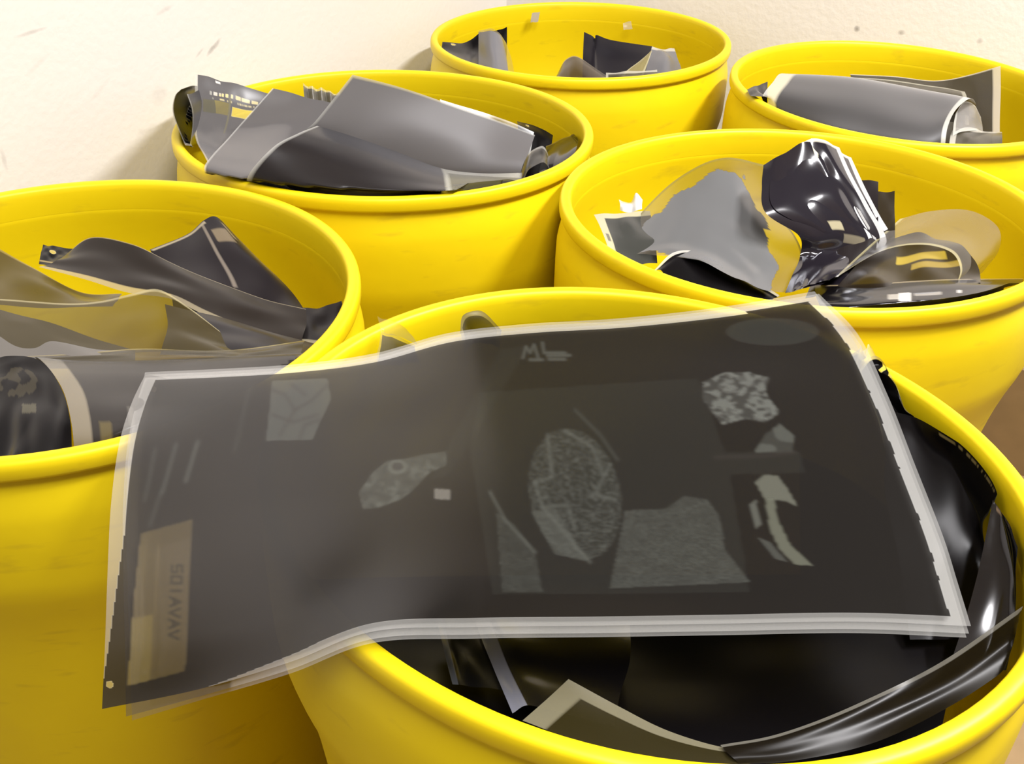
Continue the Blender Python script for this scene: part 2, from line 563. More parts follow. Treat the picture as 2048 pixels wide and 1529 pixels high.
film('see-through smoky film showing yellow behind the large flat grey sheet', [
    [(880, 198, 1.46), (975, 228, 1.48), (1068, 264, 1.48)],
    [(890, 250, 1.44), (985, 275, 1.46), (1062, 300, 1.46)],
    [(900, 320, 1.42), (990, 335, 1.43), (1055, 345, 1.43)]],
    'B', (0.06, 0.05, 0.03, 0.42), border=(0, 0.03, 0.03, 0), group=G_B)
film('black film corner with a punched hole, at the right of its drum', [
    [(1034, 243, 1.53), (1070, 252, 1.53), (1106, 272, 1.51)],
    [(1036, 258, 1.50), (1072, 275, 1.50), (1103, 292, 1.48)],
    [(1040, 310, 1.46), (1070, 320, 1.46), (1098, 330, 1.44)],
    [(1040, 370, 1.42), (1070, 370, 1.42), (1098, 370, 1.40)]],
    'B', INK, holes=((0.28, 0.10, 0.045),), group=G_B, mat=BLACK)
film('translucent film curled into an arch beside the punched black corner', [
    [(1042, 345, 1.36), (1058, 306, 1.38), (1084, 292, 1.39), (1098, 318, 1.37), (1092, 345, 1.35)],
    [(1042, 375, 1.30), (1058, 340, 1.32), (1084, 325, 1.33), (1100, 345, 1.31), (1094, 375, 1.29)]],
    'B', (0.06, 0.055, 0.045, 0.75), border=(0, 0, 0.12, 0), group=G_B)
film('black film rolled against the right wall of its drum', [
    [(1092, 292, 1.45), (1130, 276, 1.47), (1168, 266, 1.45)],
    [(1090, 305, 1.40), (1128, 292, 1.41), (1168, 280, 1.40)],
    [(1080, 335, 1.33), (1118, 320, 1.34), (1160, 300, 1.35)],
    [(1075, 375, 1.28), (1118, 360, 1.29), (1155, 340, 1.30)]],
    'B', INK, border=(0, 0, 0.04, 0), edge=(0.1, 0.08, 0.05, 0.8), group=G_B, mat=GLOSS)

# ---- sheets in the farthest drum
G_C = 'films in the farthest drum'
film('black film with a punched hole at left inside the farthest drum', [
    [(877, 83, 1.94), (918, 86, 1.97), (942, 80, 2.0), (962, 62, 2.02)],
    [(884, 100, 1.91), (922, 106, 1.93), (945, 106, 1.96), (962, 100, 1.98)],
    [(905, 122, 1.86), (932, 132, 1.86), (948, 138, 1.87), (962, 145, 1.88)],
    [(910, 150, 1.83), (935, 160, 1.83), (950, 165, 1.84), (965, 170, 1.84)]],
    'C', INK, holes=((0.22, 0.07, 0.035),), group=G_C, mat=BLACK)
film('upright grey film strip curving forward beside the punched black film', [
    [(957, 62, 1.93), (980, 56, 1.90), (1000, 66, 1.91), (1012, 86, 1.95)],
    [(957, 100, 1.90), (984, 98, 1.86), (1008, 104, 1.88), (1022, 114, 1.92)],
    [(957, 132, 1.86), (988, 135, 1.82), (1012, 138, 1.84), (1028, 142, 1.88)],
    [(957, 175, 1.82), (990, 178, 1.78), (1014, 178, 1.80), (1034, 178, 1.84)]],
    'C', (0.17, 0.168, 0.185, 0.97), border=(0, 0.26, 0.03, 0), edge=(0.25, 0.20, 0.06, 0.35), group=G_C)
film('black film tip standing up behind the upright grey strip', [
    [(985, 62, 2.02), (1000, 59, 2.03), (1014, 55, 2.04)],
    [(990, 90, 1.99), (1002, 90, 2.0), (1014, 88, 2.01)],
    [(992, 130, 1.95), (1003, 130, 1.96), (1013, 120, 1.97)]],
    'C', INK, group=G_C, mat=BLACK)
film('wide dark film with a jagged top at right inside the farthest drum', [
    [(1168, 65, 1.99), (1184, 72, 2.0), (1190, 76, 2.0), (1194, 69, 2.0), (1225, 80, 2.01), (1305, 94, 2.04)],
    [(1166, 108, 1.95), (1182, 110, 1.955), (1190, 112, 1.955), (1196, 113, 1.96), (1225, 118, 1.97), (1300, 124, 1.99)],
    [(1165, 160, 1.89), (1182, 162, 1.89), (1190, 163, 1.89), (1197, 164, 1.90), (1225, 166, 1.91), (1295, 168, 1.93)]],
    'C', (0.018, 0.015, 0.022, 0.985), group=G_C, mat=BLACK)
film('brown smoky film arched low at the centre of the farthest drum', [
    [(1112, 152, 1.87), (1132, 118, 1.90), (1160, 116, 1.90), (1212, 150, 1.88)],
    [(1108, 165, 1.83), (1132, 140, 1.85), (1162, 138, 1.85), (1215, 162, 1.84)],
    [(1105, 185, 1.79), (1135, 175, 1.80), (1165, 175, 1.80), (1218, 185, 1.80)]],
    'C', (0.08, 0.048, 0.018, 0.95), border=(0.05, 0, 0.04, 0), edge=(0.2, 0.15, 0.08, 0.6), group=G_C)
film('grey film curved like a shell with a bright top edge, farthest drum', [
    [(1304, 94, 1.99), (1326, 99, 1.99), (1349, 96, 2.01)],
    [(1300, 108, 1.965), (1328, 108, 1.96), (1354, 115, 1.98)],
    [(1294, 130, 1.93), (1328, 126, 1.92), (1362, 136, 1.95)],
    [(1285, 170, 1.88), (1325, 168, 1.87), (1366, 170, 1.90)]],
    'C', (0.14, 0.138, 0.15, 0.97), border=(0, 0, 0.12, 0), edge=(0.5, 0.5, 0.48, 0.7), group=G_C)
film('small clear film triangle in front of the wide jagged dark film', [
    [(1301, 103, 1.91), (1302, 102, 1.91), (1304, 101, 1.91)],
    [(1276, 124, 1.88), (1285, 124, 1.88), (1297, 122, 1.885)],
    [(1248, 146, 1.85), (1266, 147, 1.85), (1289, 146, 1.86)],
    [(1235, 165, 1.83), (1262, 168, 1.83), (1284, 168, 1.84)]],
    'C', (0.5, 0.42, 0.16, 0.42), border=(0.1, 0.1, 0, 0), edge=(0.55, 0.5, 0.3, 0.6), group=G_C)
film('film with a pale edge lying just inside the farthest drum near rim', [
    [(1212, 146, 1.79), (1262, 143, 1.80), (1314, 141, 1.82)],
    [(1212, 158, 1.77), (1262, 156, 1.78), (1316, 152, 1.80)],
    [(1214, 185, 1.75), (1262, 185, 1.76), (1318, 180, 1.78)]],
    'C', (0.10, 0.085, 0.05, 0.9), border=(0.05, 0, 0.16, 0), edge=(0.45, 0.43, 0.36, 0.7), group=G_C)
for lab, pts in (('white torn scrap stuck high on the inner wall, left of the pair', [(1064, 26), (1080, 24), (1061, 45), (1076, 44)]),
                 ('faint torn scrap stuck on the inner wall, right of the pair', [(1246, 46), (1262, 42), (1247, 60), (1265, 58)])):
    film(lab, [[(*pts[0], 2.195), (*pts[1], 2.195)], [(*pts[2], 2.19), (*pts[3], 2.19)]], 'C', (0.42, 0.38, 0.34, 0.9 if 'white' in lab else 0.45), name='paper_scrap', cat='paper scrap',
         group='scraps inside the farthest drum', nu=12, nv=12, warp=0.0005, ragged=0.2, mat=FILM)

# ---- sheets in the upper right drum
G_D = 'films in the upper right drum'
film('standing grey film with a clear right margin behind the fat roll', [
    [(1700, 150, 1.81), (1790, 152, 1.82), (1870, 160, 1.81), (1940, 150, 1.79), (2001, 132, 1.76)],
    [(1706, 172, 1.79), (1792, 180, 1.79), (1872, 188, 1.78), (1942, 192, 1.76), (2001, 190, 1.73)],
    [(1712, 220, 1.76), (1795, 228, 1.76), (1875, 235, 1.75), (1944, 240, 1.73), (2000, 240, 1.70)],
    [(1715, 280, 1.72), (1796, 290, 1.72), (1875, 295, 1.71), (1944, 300, 1.69), (2000, 305, 1.66)]],
    'D', (0.055, 0.050, 0.045, 0.94), border=(0, 0.055, 0.015, 0), edge=(0.6, 0.57, 0.54, 0.6), group=G_D)
film('smoky olive film squeezed between the fat roll and the standing sheet', [
    [(1655, 152, 1.75), (1760, 158, 1.76), (1870, 172, 1.75), (1930, 182, 1.73)],
    [(1660, 172, 1.73), (1765, 178, 1.73), (1872, 192, 1.72), (1935, 202, 1.70)],
    [(1665, 225, 1.71), (1770, 230, 1.71), (1875, 240, 1.70), (1938, 250, 1.68)]],
    'D', (0.075, 0.062, 0.025, 0.72), border=(0, 0.04, 0.06, 0), edge=(0.35, 0.33, 0.25, 0.6), group=G_D)
film('fat grey film roll with clear margins at both ends, upper right drum', [
    [(1595, 190, 1.77), (1690, 195, 1.76), (1800, 212, 1.73), (1895, 228, 1.70), (1952, 235, 1.69)],
    [(1590, 158, 1.73), (1690, 163, 1.72), (1800, 180, 1.69), (1895, 198, 1.66), (1952, 207, 1.65)],
    [(1562, 147, 1.68), (1680, 152, 1.66), (1790, 170, 1.63), (1885, 188, 1.60), (1940, 196, 1.59)],
    [(1545, 165, 1.62), (1655, 178, 1.585), (1770, 200, 1.55), (1868, 220, 1.525), (1913, 217, 1.525)],
    [(1526, 190, 1.575), (1635, 212, 1.525), (1752, 238, 1.49), (1852, 257, 1.465), (1896, 252, 1.47)],
    [(1518, 225, 1.56), (1630, 255, 1.50), (1748, 280, 1.465), (1850, 295, 1.44), (1890, 292, 1.445)],
    [(1530, 260, 1.58), (1640, 290, 1.52), (1750, 315, 1.485), (1850, 330, 1.46), (1890, 328, 1.465)]],
    'D', (0.075, 0.070, 0.070, 0.985), border=(0.055, 0.06, 0, 0), edge=(0.50, 0.50, 0.46, 0.7), group=G_D, mat=MATTE)
film('small pale film curl tucked in the open end of the fat roll', [
    [(1912, 225, 1.60), (1930, 204, 1.63), (1950, 212, 1.65), (1962, 235, 1.66)],
    [(1908, 245, 1.58), (1928, 228, 1.61), (1950, 232, 1.63), (1964, 248, 1.64)],
    [(1905, 272, 1.56), (1928, 262, 1.58), (1950, 262, 1.60), (1966, 270, 1.61)]],
    'D', (0.30, 0.29, 0.28, 0.55), border=(0.08, 0, 0.06, 0.1), edge=(0.6, 0.6, 0.56, 0.6), group=G_D)
film('low dark film with a pale top edge below the standing sheet', [
    [(1908, 256, 1.61), (1960, 261, 1.61), (2004, 263, 1.62)],
    [(1902, 268, 1.57), (1958, 271, 1.57), (2004, 270, 1.58)],
    [(1898, 290, 1.53), (1956, 292, 1.53), (2004, 290, 1.54)],
    [(1896, 320, 1.50), (1956, 322, 1.50), (2004, 322, 1.51)]],
    'D', (0.065, 0.055, 0.03, 0.95), border=(0.1, 0, 0.13, 0), edge=(0.5, 0.48, 0.42, 0.7), group=G_D)
film('black film tip at left below the fat roll margin', [
    [(1494, 180, 1.60), (1512, 172, 1.63), (1535, 165, 1.66)],
    [(1500, 190, 1.57), (1516, 190, 1.59), (1535, 190, 1.61)],
    [(1508, 210, 1.56), (1520, 212, 1.57), (1535, 215, 1.58)]],
    'D', INK, group=G_D, mat=BLACK)

# ---- sheets in the mid right drum
G_E = 'films in the mid right drum'
film('dark film at far right of the stepped pair of square corners', [
    [(1715, 380, 1.17), (1752, 381, 1.17), (1789, 384, 1.17)],
    [(1716, 425, 1.13), (1752, 425, 1.13), (1789, 425, 1.13)],
    [(1700, 480, 1.08), (1745, 480, 1.08), (1790, 460, 1.09)],
    [(1690, 530, 1.04), (1740, 530, 1.04), (1790, 510, 1.05)]],
    'E', (0.020, 0.015, 0.014, 0.96), group=G_E, mat=BLACK)
film('dark film at left of the stepped pair of square corners', [
    [(1672, 357, 1.18), (1715, 360, 1.18), (1757, 362, 1.18)],
    [(1678, 410, 1.13), (1717, 410, 1.13), (1756, 410, 1.13)],
    [(1680, 470, 1.07), (1718, 470, 1.07), (1756, 462, 1.08)],
    [(1670, 530, 1.02), (1710, 530, 1.02), (1750, 520, 1.03)]],
    'E', (0.025, 0.019, 0.020, 0.97), group=G_E, mat=BLACK)
film('small grey film with a pale left margin at the drum left wall', [
    [(1188, 428, 1.10), (1240, 427, 1.12), (1300, 420, 1.13)],
    [(1200, 455, 1.07), (1248, 455, 1.08), (1305, 450, 1.09)],
    [(1214, 490, 1.03), (1258, 488, 1.04), (1310, 480, 1.05)],
    [(1225, 530, 0.99), (1265, 530, 1.0), (1315, 525, 1.01)]],
    'E', (0.075, 0.078, 0.07, 1), border=(0.17, 0, 0.10, 0), edge=(0.42, 0.42, 0.34, 0.75), group=G_E,
    paint=both(dashes(0.45, 0.6, 0.06, 0.13, 3, (0.1, 0.1, 0.1, 0.9), 2, 0.9)))
film('crumpled white scrap behind the small grey film', [
    [(1238, 397, 1.17), (1248, 404, 1.165), (1262, 406, 1.17), (1272, 388, 1.175), (1285, 402, 1.17)],
    [(1240, 408, 1.15), (1250, 412, 1.145), (1262, 412, 1.15), (1273, 405, 1.15), (1284, 410, 1.15)],
    [(1240, 422, 1.14), (1250, 424, 1.13), (1262, 424, 1.14), (1273, 420, 1.135), (1284, 418, 1.14)]],
    'E', (0.55, 0.55, 0.54, 1), name='paper_scrap', cat='paper scrap', nu=24, nv=16, mat=GLOSS)
film('black film rolled low with a pale arched edge under the grey arch', [
    [(1308, 540, 0.975), (1350, 506, 1.0), (1410, 507, 1.01), (1480, 545, 0.99), (1560, 592, 0.95)],
    [(1325, 545, 0.965), (1365, 520, 0.985), (1415, 522, 0.99), (1475, 558, 0.97), (1545, 600, 0.94)],
    [(1340, 590, 0.93), (1380, 575, 0.94), (1425, 580, 0.94), (1475, 600, 0.93), (1540, 630, 0.91)]],
    'E', INK, border=(0, 0, 0.12, 0), edge=(0.50, 0.49, 0.45, 0.7), group=G_E, mat=BLACK)


def arch_paint(rgba, u, v, px, py, reg, extra):
    n = smooth_noise(*u.shape, 4, 77) * 0.035 + smooth_noise(*u.shape, 12, 78) * 0.05
    clear = (v < 0.07 + n) | (u > 0.90 - n - 0.05 * (v > 0.5)) | (u < 0.0 + n)
    rgba[clear] = (0.05, 0.035, 0.004, 0.34)
    reg[clear] = 1
    e2 = (v < 0.012) | (u > 0.99)
    rgba[e2] = (0.16, 0.13, 0.03, 0.7)


film('large arched grey film with a wide clear ragged border', [
    [(1226, 500, 1.05), (1290, 418, 1.13), (1370, 347, 1.18), (1450, 314, 1.21), (1532, 332, 1.22)],
    [(1255, 508, 1.03), (1325, 448, 1.08), (1400, 398, 1.12), (1470, 380, 1.14), (1535, 405, 1.15)],
    [(1295, 508, 1.015), (1360, 480, 1.04), (1435, 455, 1.06), (1510, 455, 1.07), (1590, 475, 1.08)],
    [(1345, 512, 0.995), (1405, 512, 0.99), (1470, 518, 1.0), (1535, 530, 1.0), (1605, 525, 1.03)],
    [(1395, 520, 0.975), (1440, 540, 0.955), (1490, 565, 0.945), (1535, 582, 0.94), (1580, 588, 0.95)]],
    'E', (0.115, 0.117, 0.122, 1), group=G_E, nu=110, nv=90, paint=arch_paint)


def glossy_bunch(k):
    def f(rgba, u, v, px, py, reg, extra):
        if k == 0:
            rgba[(u > 0.86) & (u < 0.93) & (v < 0.62)] = (0.75, 0.75, 0.76, 0.75)
            rgba[(u > 0.95) & (v < 0.62)] = (0.6, 0.6, 0.6, 0.5)
            rgba[(u > 0.42) & (u < 0.56) & (v > 0.43) & (v < 0.48)] = (0.4, 0.36, 0.24, 0.8)
            rgba[(u > 0.55) & (u < 0.80) & (v > 0.50) & (v < 0.56)] = (0.16, 0.14, 0.10, 0.85)
            rgba[np.hypot((u - 0.62), (v - 0.045)) < 0.035] = (0.8, 0.78, 0.6, 0.7)
        else:
            rgba[u > 0.90] = (0.65, 0.65, 0.66, 0.6)
            rgba[v < 0.015] = (0.65, 0.65, 0.66, 0.6)
    return f


for k, (lab, sh) in enumerate((('top film of the shiny dark bunch, bent in an S with a white margin', (0, 0, 0)),
                               ('second film of the shiny dark bunch, its corner just showing', (16, -8, 0.008)),
                               ('rearmost film of the shiny dark bunch, dark right edge showing', (40, 12, 0.016)))):
    film(lab, [
        [(1527, 330, 1.13), (1568, 306, 1.14), (1610, 283, 1.15), (1640, 292, 1.16), (1662, 305, 1.17)],
        [(1524, 370, 1.09), (1575, 358, 1.10), (1628, 345, 1.12), (1660, 350, 1.12), (1688, 362, 1.13)],
        [(1530, 425, 1.04), (1590, 415, 1.06), (1650, 405, 1.08), (1690, 412, 1.09), (1722, 425, 1.09)],
        [(1597, 470, 1.035), (1635, 470, 1.04), (1680, 468, 1.055), (1722, 475, 1.06), (1757, 490, 1.06)],
        [(1600, 512, 1.03), (1628, 510, 1.03), (1665, 508, 1.04), (1700, 512, 1.04), (1725, 515, 1.045)],
        [(1585, 550, 0.98), (1610, 545, 0.985), (1640, 540, 0.99), (1668, 540, 1.0), (1690, 540, 1.01)],
        [(1570, 587, 0.925), (1595, 582, 0.93), (1620, 575, 0.94), (1645, 568, 0.95), (1660, 560, 0.965)]],
        'E', (0.022, 0.018, 0.026, 0.985), group=G_E, mat=GLOSS, nu=90, nv=90, shift=sh, paint=glossy_bunch(k))
film('dark crumpled film lying flat right of the shiny bunch', [
    [(1740, 500, 1.06), (1790, 475, 1.08), (1850, 470, 1.08), (1900, 475, 1.08)],
    [(1720, 525, 1.02), (1790, 515, 1.02), (1860, 515, 1.03), (1930, 510, 1.04)],
    [(1690, 555, 0.98), (1780, 555, 0.97), (1860, 550, 0.98), (1960, 540, 1.0)],
    [(1660, 585, 0.94), (1770, 588, 0.93), (1860, 580, 0.94), (1960, 570, 0.96)]],
    'E', (0.020, 0.012, 0.004, 0.93), group=G_E, mat=BLACK, warp=0.006,
    paint=both(box_uv(0.35, 0.8, 0.28, 0.40, (0.32, 0.24, 0.03, 0.7)), box_uv(0.5, 0.9, 0.46, 0.55, (0.22, 0.16, 0.03, 0.7)), box_uv(0.1, 0.28, 0.1, 0.14, (0.25, 0.2, 0.05, 0.6))))
film('see-through film looped round at right of the mid right drum', [
    [(1800, 438, 1.13), (1865, 421, 1.15), (1940, 420, 1.15), (1995, 452, 1.12), (1998, 500, 1.08), (1965, 545, 1.03)],
    [(1740, 490, 1.05), (1820, 460, 1.08), (1890, 455, 1.09), (1945, 480, 1.07), (1955, 520, 1.03), (1940, 560, 0.99)],
    [(1665, 560, 0.97), (1760, 505, 1.01), (1840, 490, 1.03), (1900, 505, 1.02), (1920, 540, 0.99), (1910, 575, 0.96)]],
    'E', (0.05, 0.036, 0.006, 0.24), border=(0.03, 0, 0, 0.05), edge=(0.45, 0.40, 0.2, 0.5), group=G_E, mat=BLACK)
film('glossy black film along the near rim with white print bits', [
    [(1630, 572, 0.97), (1760, 565, 0.96), (1900, 558, 0.97), (2046, 558, 1.01)],
    [(1632, 590, 0.93), (1760, 588, 0.92), (1900, 580, 0.93), (2046, 568, 0.97)],
    [(1640, 612, 0.895), (1760, 615, 0.885), (1900, 608, 0.895), (2046, 585, 0.93)],
    [(1645, 650, 0.90), (1760, 655, 0.89), (1900, 645, 0.90), (2046, 620, 0.93)]],
    'E', INK, border=(0, 0, 0.04, 0), edge=(0.25, 0.2, 0.12, 0.7), group=G_E, mat=GLOSS,
    paint=both(box_uv(0.43, 0.485, 0.33, 0.55, (0.7, 0.7, 0.7, 0.8)), box_uv(0.38, 0.42, 0.35, 0.5, (0.3, 0.3, 0.3, 0.8)), box_uv(0.5, 0.62, 0.36, 0.43, (0.22, 0.22, 0.23, 0.8)),  # small highlights painted on as pale boxes
               box_uv(0.70, 0.715, 0.35, 0.42, (0.5, 0.5, 0.5, 0.8))))

# ---- sheets in the left drum
G_A = 'films in the left drum'
film('dark film with a pointed top and pale scraps of print, left drum', [
    [(300, 500, 1.02), (375, 468, 1.06), (408, 440, 1.08), (434, 434, 1.09), (470, 470, 1.08)],
    [(320, 540, 0.99), (395, 510, 1.02), (440, 498, 1.03), (490, 500, 1.04), (530, 530, 1.04)],
    [(340, 580, 0.95), (420, 565, 0.97), (480, 565, 0.98), (545, 570, 0.99), (585, 585, 0.99)],
    [(350, 640, 0.90), (440, 640, 0.91), (500, 640, 0.92), (560, 630, 0.94), (610, 620, 0.95)]],
    'A', (0.024, 0.019, 0.023, 0.98), mat=BLACK, group=G_A,
    paint=both(box_uv(0.43, 0.455, 0.02, 0.7, (0.16, 0.14, 0.13, 0.9)), box_uv(0.52, 0.72, 0.12, 0.26, (0.15, 0.12, 0.09, 0.9)), box_uv(0.74, 0.78, 0.05, 0.22, (0.16, 0.13, 0.1, 0.9)),
               box_uv(0.0, 0.5, 0.0, 0.03, (0.35, 0.32, 0.28, 0.7))))
film('black film corner with a white punched hole, left drum', [
    [(86, 489, 1.03), (112, 493, 1.03), (150, 500, 1.02)],
    [(82, 508, 1.01), (112, 512, 1.01), (152, 516, 1.0)],
    [(78, 530, 0.985), (112, 535, 0.985), (152, 540, 0.98)]],
    'A', INK, holes=((0.40, 0.35, 0.10),), group=G_A, mat=BLACK, nu=60, nv=60,
    paint=box_uv(0, 1, 0.80, 0.88, (0.22, 0.17, 0.1, 0.8)))
film('long dark film strip sloping right under the pointed film', [
    [(128, 512, 1.0), (182, 473, 1.02), (260, 488, 1.0), (340, 525, 0.98), (430, 562, 0.96), (530, 600, 0.94), (612, 620, 0.93)],
    [(115, 522, 0.98), (190, 520, 0.98), (280, 540, 0.96), (365, 565, 0.94), (450, 600, 0.92), (535, 628, 0.91), (612, 650, 0.90)],
    [(78, 535, 0.96), (170, 560, 0.94), (255, 585, 0.92), (340, 596, 0.91), (405, 628, 0.89), (490, 668, 0.87), (600, 692, 0.86)]],
    'A', (0.032, 0.024, 0.019, 0.98), mat=BLACK, border=(0, 0, 0.015, 0.10), edge=(0.34, 0.29, 0.19, 0.62), group=G_A)
film('brown smoky film wedge at the left edge below the punched corner', [
    [(-60, 470, 1.03), (0, 500, 1.0), (60, 533, 0.97), (160, 585, 0.93), (245, 590, 0.91)],
    [(-60, 540, 0.97), (0, 555, 0.95), (70, 570, 0.93), (160, 595, 0.91), (235, 600, 0.89)],
    [(-60, 610, 0.91), (0, 612, 0.89), (80, 615, 0.89), (160, 612, 0.88), (225, 612, 0.87)]],
    'A', (0.050, 0.030, 0.008, 0.86), mat=BLACK, border=(0, 0, 0.03, 0), edge=(0.2, 0.15, 0.05, 0.7), group=G_A)
film('dark violet film patch low at right of the left drum', [
    [(330, 610, 0.90), (430, 630, 0.88), (560, 668, 0.87), (640, 690, 0.86)],
    [(335, 655, 0.85), (440, 665, 0.84), (560, 685, 0.83), (620, 700, 0.82)],
    [(320, 710, 0.79), (450, 715, 0.79), (560, 720, 0.79), (610, 722, 0.79)]],
    'A', (0.018, 0.014, 0.018, 0.98), mat=BLACK, group=G_A)
film('dark grey film against the right wall of the left drum', [
    [(598, 617, 0.95), (645, 615, 0.95), (695, 598, 0.96)],
    [(600, 650, 0.92), (645, 650, 0.92), (690, 640, 0.93)],
    [(602, 700, 0.87), (640, 705, 0.87), (680, 690, 0.88)]],
    'A', (0.035, 0.03, 0.032, 0.98), mat=BLACK, border=(0, 0, 0, 0.2), edge=(0.35, 0.35, 0.33, 0.7), group=G_A)
film('matte grey film in shade at the far left, below the smoky films', [
    [(-60, 600, 0.87), (0, 618, 0.855), (80, 640, 0.835), (180, 675, 0.81), (270, 700, 0.79)],
    [(-60, 660, 0.82), (0, 668, 0.81), (80, 680, 0.80), (180, 700, 0.785), (270, 715, 0.77)],
    [(-60, 725, 0.77), (0, 730, 0.765), (80, 735, 0.76), (180, 735, 0.755), (270, 735, 0.755)]],
    'A', (0.13, 0.12, 0.11, 1), group=G_A)
film('olive see-through film with a pale wavy top edge, left drum', [
    [(-60, 592, 0.86), (0, 600, 0.855), (120, 608, 0.85), (200, 602, 0.85), (265, 590, 0.85), (318, 582, 0.855), (375, 615, 0.845), (440, 665, 0.83)],
    [(-60, 640, 0.83), (0, 645, 0.825), (120, 650, 0.82), (200, 650, 0.82), (270, 645, 0.82), (330, 645, 0.82), (390, 668, 0.815), (455, 695, 0.81)],
    [(-60, 700, 0.79), (0, 712, 0.78), (120, 712, 0.78), (200, 712, 0.78), (270, 706, 0.785), (335, 702, 0.79), (410, 705, 0.79), (490, 712, 0.79)]],
    'A', (0.10, 0.07, 0.006, 0.66), border=(0, 0, 0.035, 0), edge=(0.40, 0.35, 0.20, 0.6), group=G_A)
film('narrow olive film band above the dark roll, left drum', [
    [(55, 714, 0.775), (250, 700, 0.785), (450, 700, 0.79), (610, 682, 0.81)],
    [(62, 718, 0.765), (255, 712, 0.77), (450, 709, 0.775), (605, 695, 0.795)],
    [(80, 726, 0.755), (260, 724, 0.755), (450, 719, 0.76), (600, 710, 0.78)]],
    'A', (0.07, 0.05, 0.006, 0.72), border=(0, 0, 0.08, 0), edge=(0.28, 0.22, 0.05, 0.6), group=G_A)
film('grey film roll with a clear left margin inside the near rim', [
    [(70, 735, 0.80), (200, 738, 0.80), (330, 738, 0.80), (620, 722, 0.81)],
    [(72, 716, 0.765), (200, 720, 0.765), (330, 720, 0.765), (620, 705, 0.785)],
    [(95, 735, 0.73), (215, 742, 0.73), (345, 742, 0.73), (620, 725, 0.76)],
    [(125, 780, 0.69), (240, 785, 0.69), (360, 780, 0.695), (620, 760, 0.735)],
    [(140, 830, 0.655), (250, 830, 0.655), (365, 820, 0.665), (620, 800, 0.71)],
    [(148, 890, 0.63), (255, 885, 0.63), (370, 865, 0.645), (620, 840, 0.69)],
    [(150, 960, 0.625), (258, 950, 0.625), (372, 930, 0.64), (620, 890, 0.67)]],
    'A', (0.040, 0.034, 0.030, 0.98), border=(0.12, 0, 0, 0), edge=(0.20, 0.185, 0.16, 0.75), group=G_A, mat=FILM,
    paint=both(box_uv(0.18, 0.25, 0.70, 0.95, (0.08, 0.065, 0.03, 0.9)), box_uv(0.36, 0.39, 0.62, 0.75, (0.08, 0.08, 0.08, 0.9))))


def blots(rgba, u, v, px, py, reg, extra):
    n = smooth_noise(*u.shape, 5, 31)
    rgba[(((px - 35) / 40) ** 2 + ((py - 765) / 30) ** 2 < 1) & (n > 0.45)] = (0.035, 0.03, 0.02, 1)
    rgba[(np.abs(px - 58) < 14) & (np.abs(py - 817) < 9)] = (0.07, 0.065, 0.045, 1)


film('black curled film with a round outline at the bottom left', [
    [(-30, 730, 0.755), (10, 714, 0.755), (50, 712, 0.75), (95, 735, 0.73), (126, 785, 0.69), (140, 840, 0.655), (144, 905, 0.625)],
    [(-60, 760, 0.74), (0, 745, 0.735), (35, 745, 0.73), (70, 768, 0.71), (95, 810, 0.68), (105, 855, 0.65), (108, 910, 0.622)],
    [(-80, 820, 0.70), (-40, 810, 0.70), (0, 812, 0.69), (30, 825, 0.68), (50, 850, 0.66), (58, 885, 0.64), (60, 930, 0.62)],
    [(-90, 920, 0.64), (-60, 920, 0.64), (-30, 920, 0.635), (0, 925, 0.63), (15, 930, 0.625), (25, 935, 0.62), (30, 950, 0.615)]],
    'A', INK, group=G_A, mat=BLACK, paint=blots, nu=90, nv=70)

# ---- sheets in the nearest drum
G_F = 'films in the nearest drum'
film('wide black film lining the bottom of the nearest drum opening', [
    [(560, 1160, 0.54), (1100, 1150, 0.56), (1500, 1150, 0.56), (1900, 1150, 0.54)],
    [(620, 1250, 0.48), (1150, 1260, 0.49), (1520, 1260, 0.49), (1920, 1240, 0.485)],
    [(720, 1330, 0.43), (1200, 1350, 0.43), (1550, 1350, 0.43), (1940, 1310, 0.445)],
    [(860, 1405, 0.395), (1250, 1450, 0.385), (1560, 1460, 0.382), (1900, 1390, 0.41)],
    [(1020, 1460, 0.375), (1280, 1530, 0.36), (1560, 1540, 0.36), (1880, 1470, 0.385)]],
    'F', zs=(-0.10, -0.10, -0.09, -0.075, -0.07), dens=INK, group=G_F, mat=BLACK, nu=80)
film('black film deep in the nearest drum right of the big sheet', [
    [(1600, 900, 0), (1760, 900, 0), (1890, 930, 0), (2060, 960, 0)],
    [(1600, 1050, 0), (1780, 1060, 0), (1930, 1070, 0), (2090, 1080, 0)],
    [(1600, 1200, 0), (1800, 1210, 0), (1960, 1200, 0), (2100, 1200, 0)],
    [(1600, 1350, 0), (1800, 1350, 0), (1960, 1320, 0), (2080, 1290, 0)]],
    'F', zs=(-0.13, -0.12, -0.11, -0.10), dens=INK, group=G_F, mat=BLACK)
film('black film with a bluish clear left margin near the front rim', [
    [(950, 1240, 0.475), (990, 1238, 0.475), (1100, 1245, 0.475), (1260, 1250, 0.475)],
    [(972, 1300, 0.445), (1010, 1296, 0.445), (1110, 1310, 0.445), (1260, 1320, 0.445)],
    [(995, 1360, 0.418), (1035, 1356, 0.418), (1120, 1370, 0.418), (1240, 1390, 0.415)],
    [(1025, 1428, 0.385), (1062, 1412, 0.388), (1130, 1430, 0.385), (1230, 1455, 0.38)]],
    'F', zs=(-0.075, -0.065, -0.06, -0.05), dens=(0.010, 0.009, 0.011, 0.99), border=(0.28, 0, 0, 0), edge=(0.22, 0.23, 0.30, 0.75), group=G_F, mat=GLOSS)
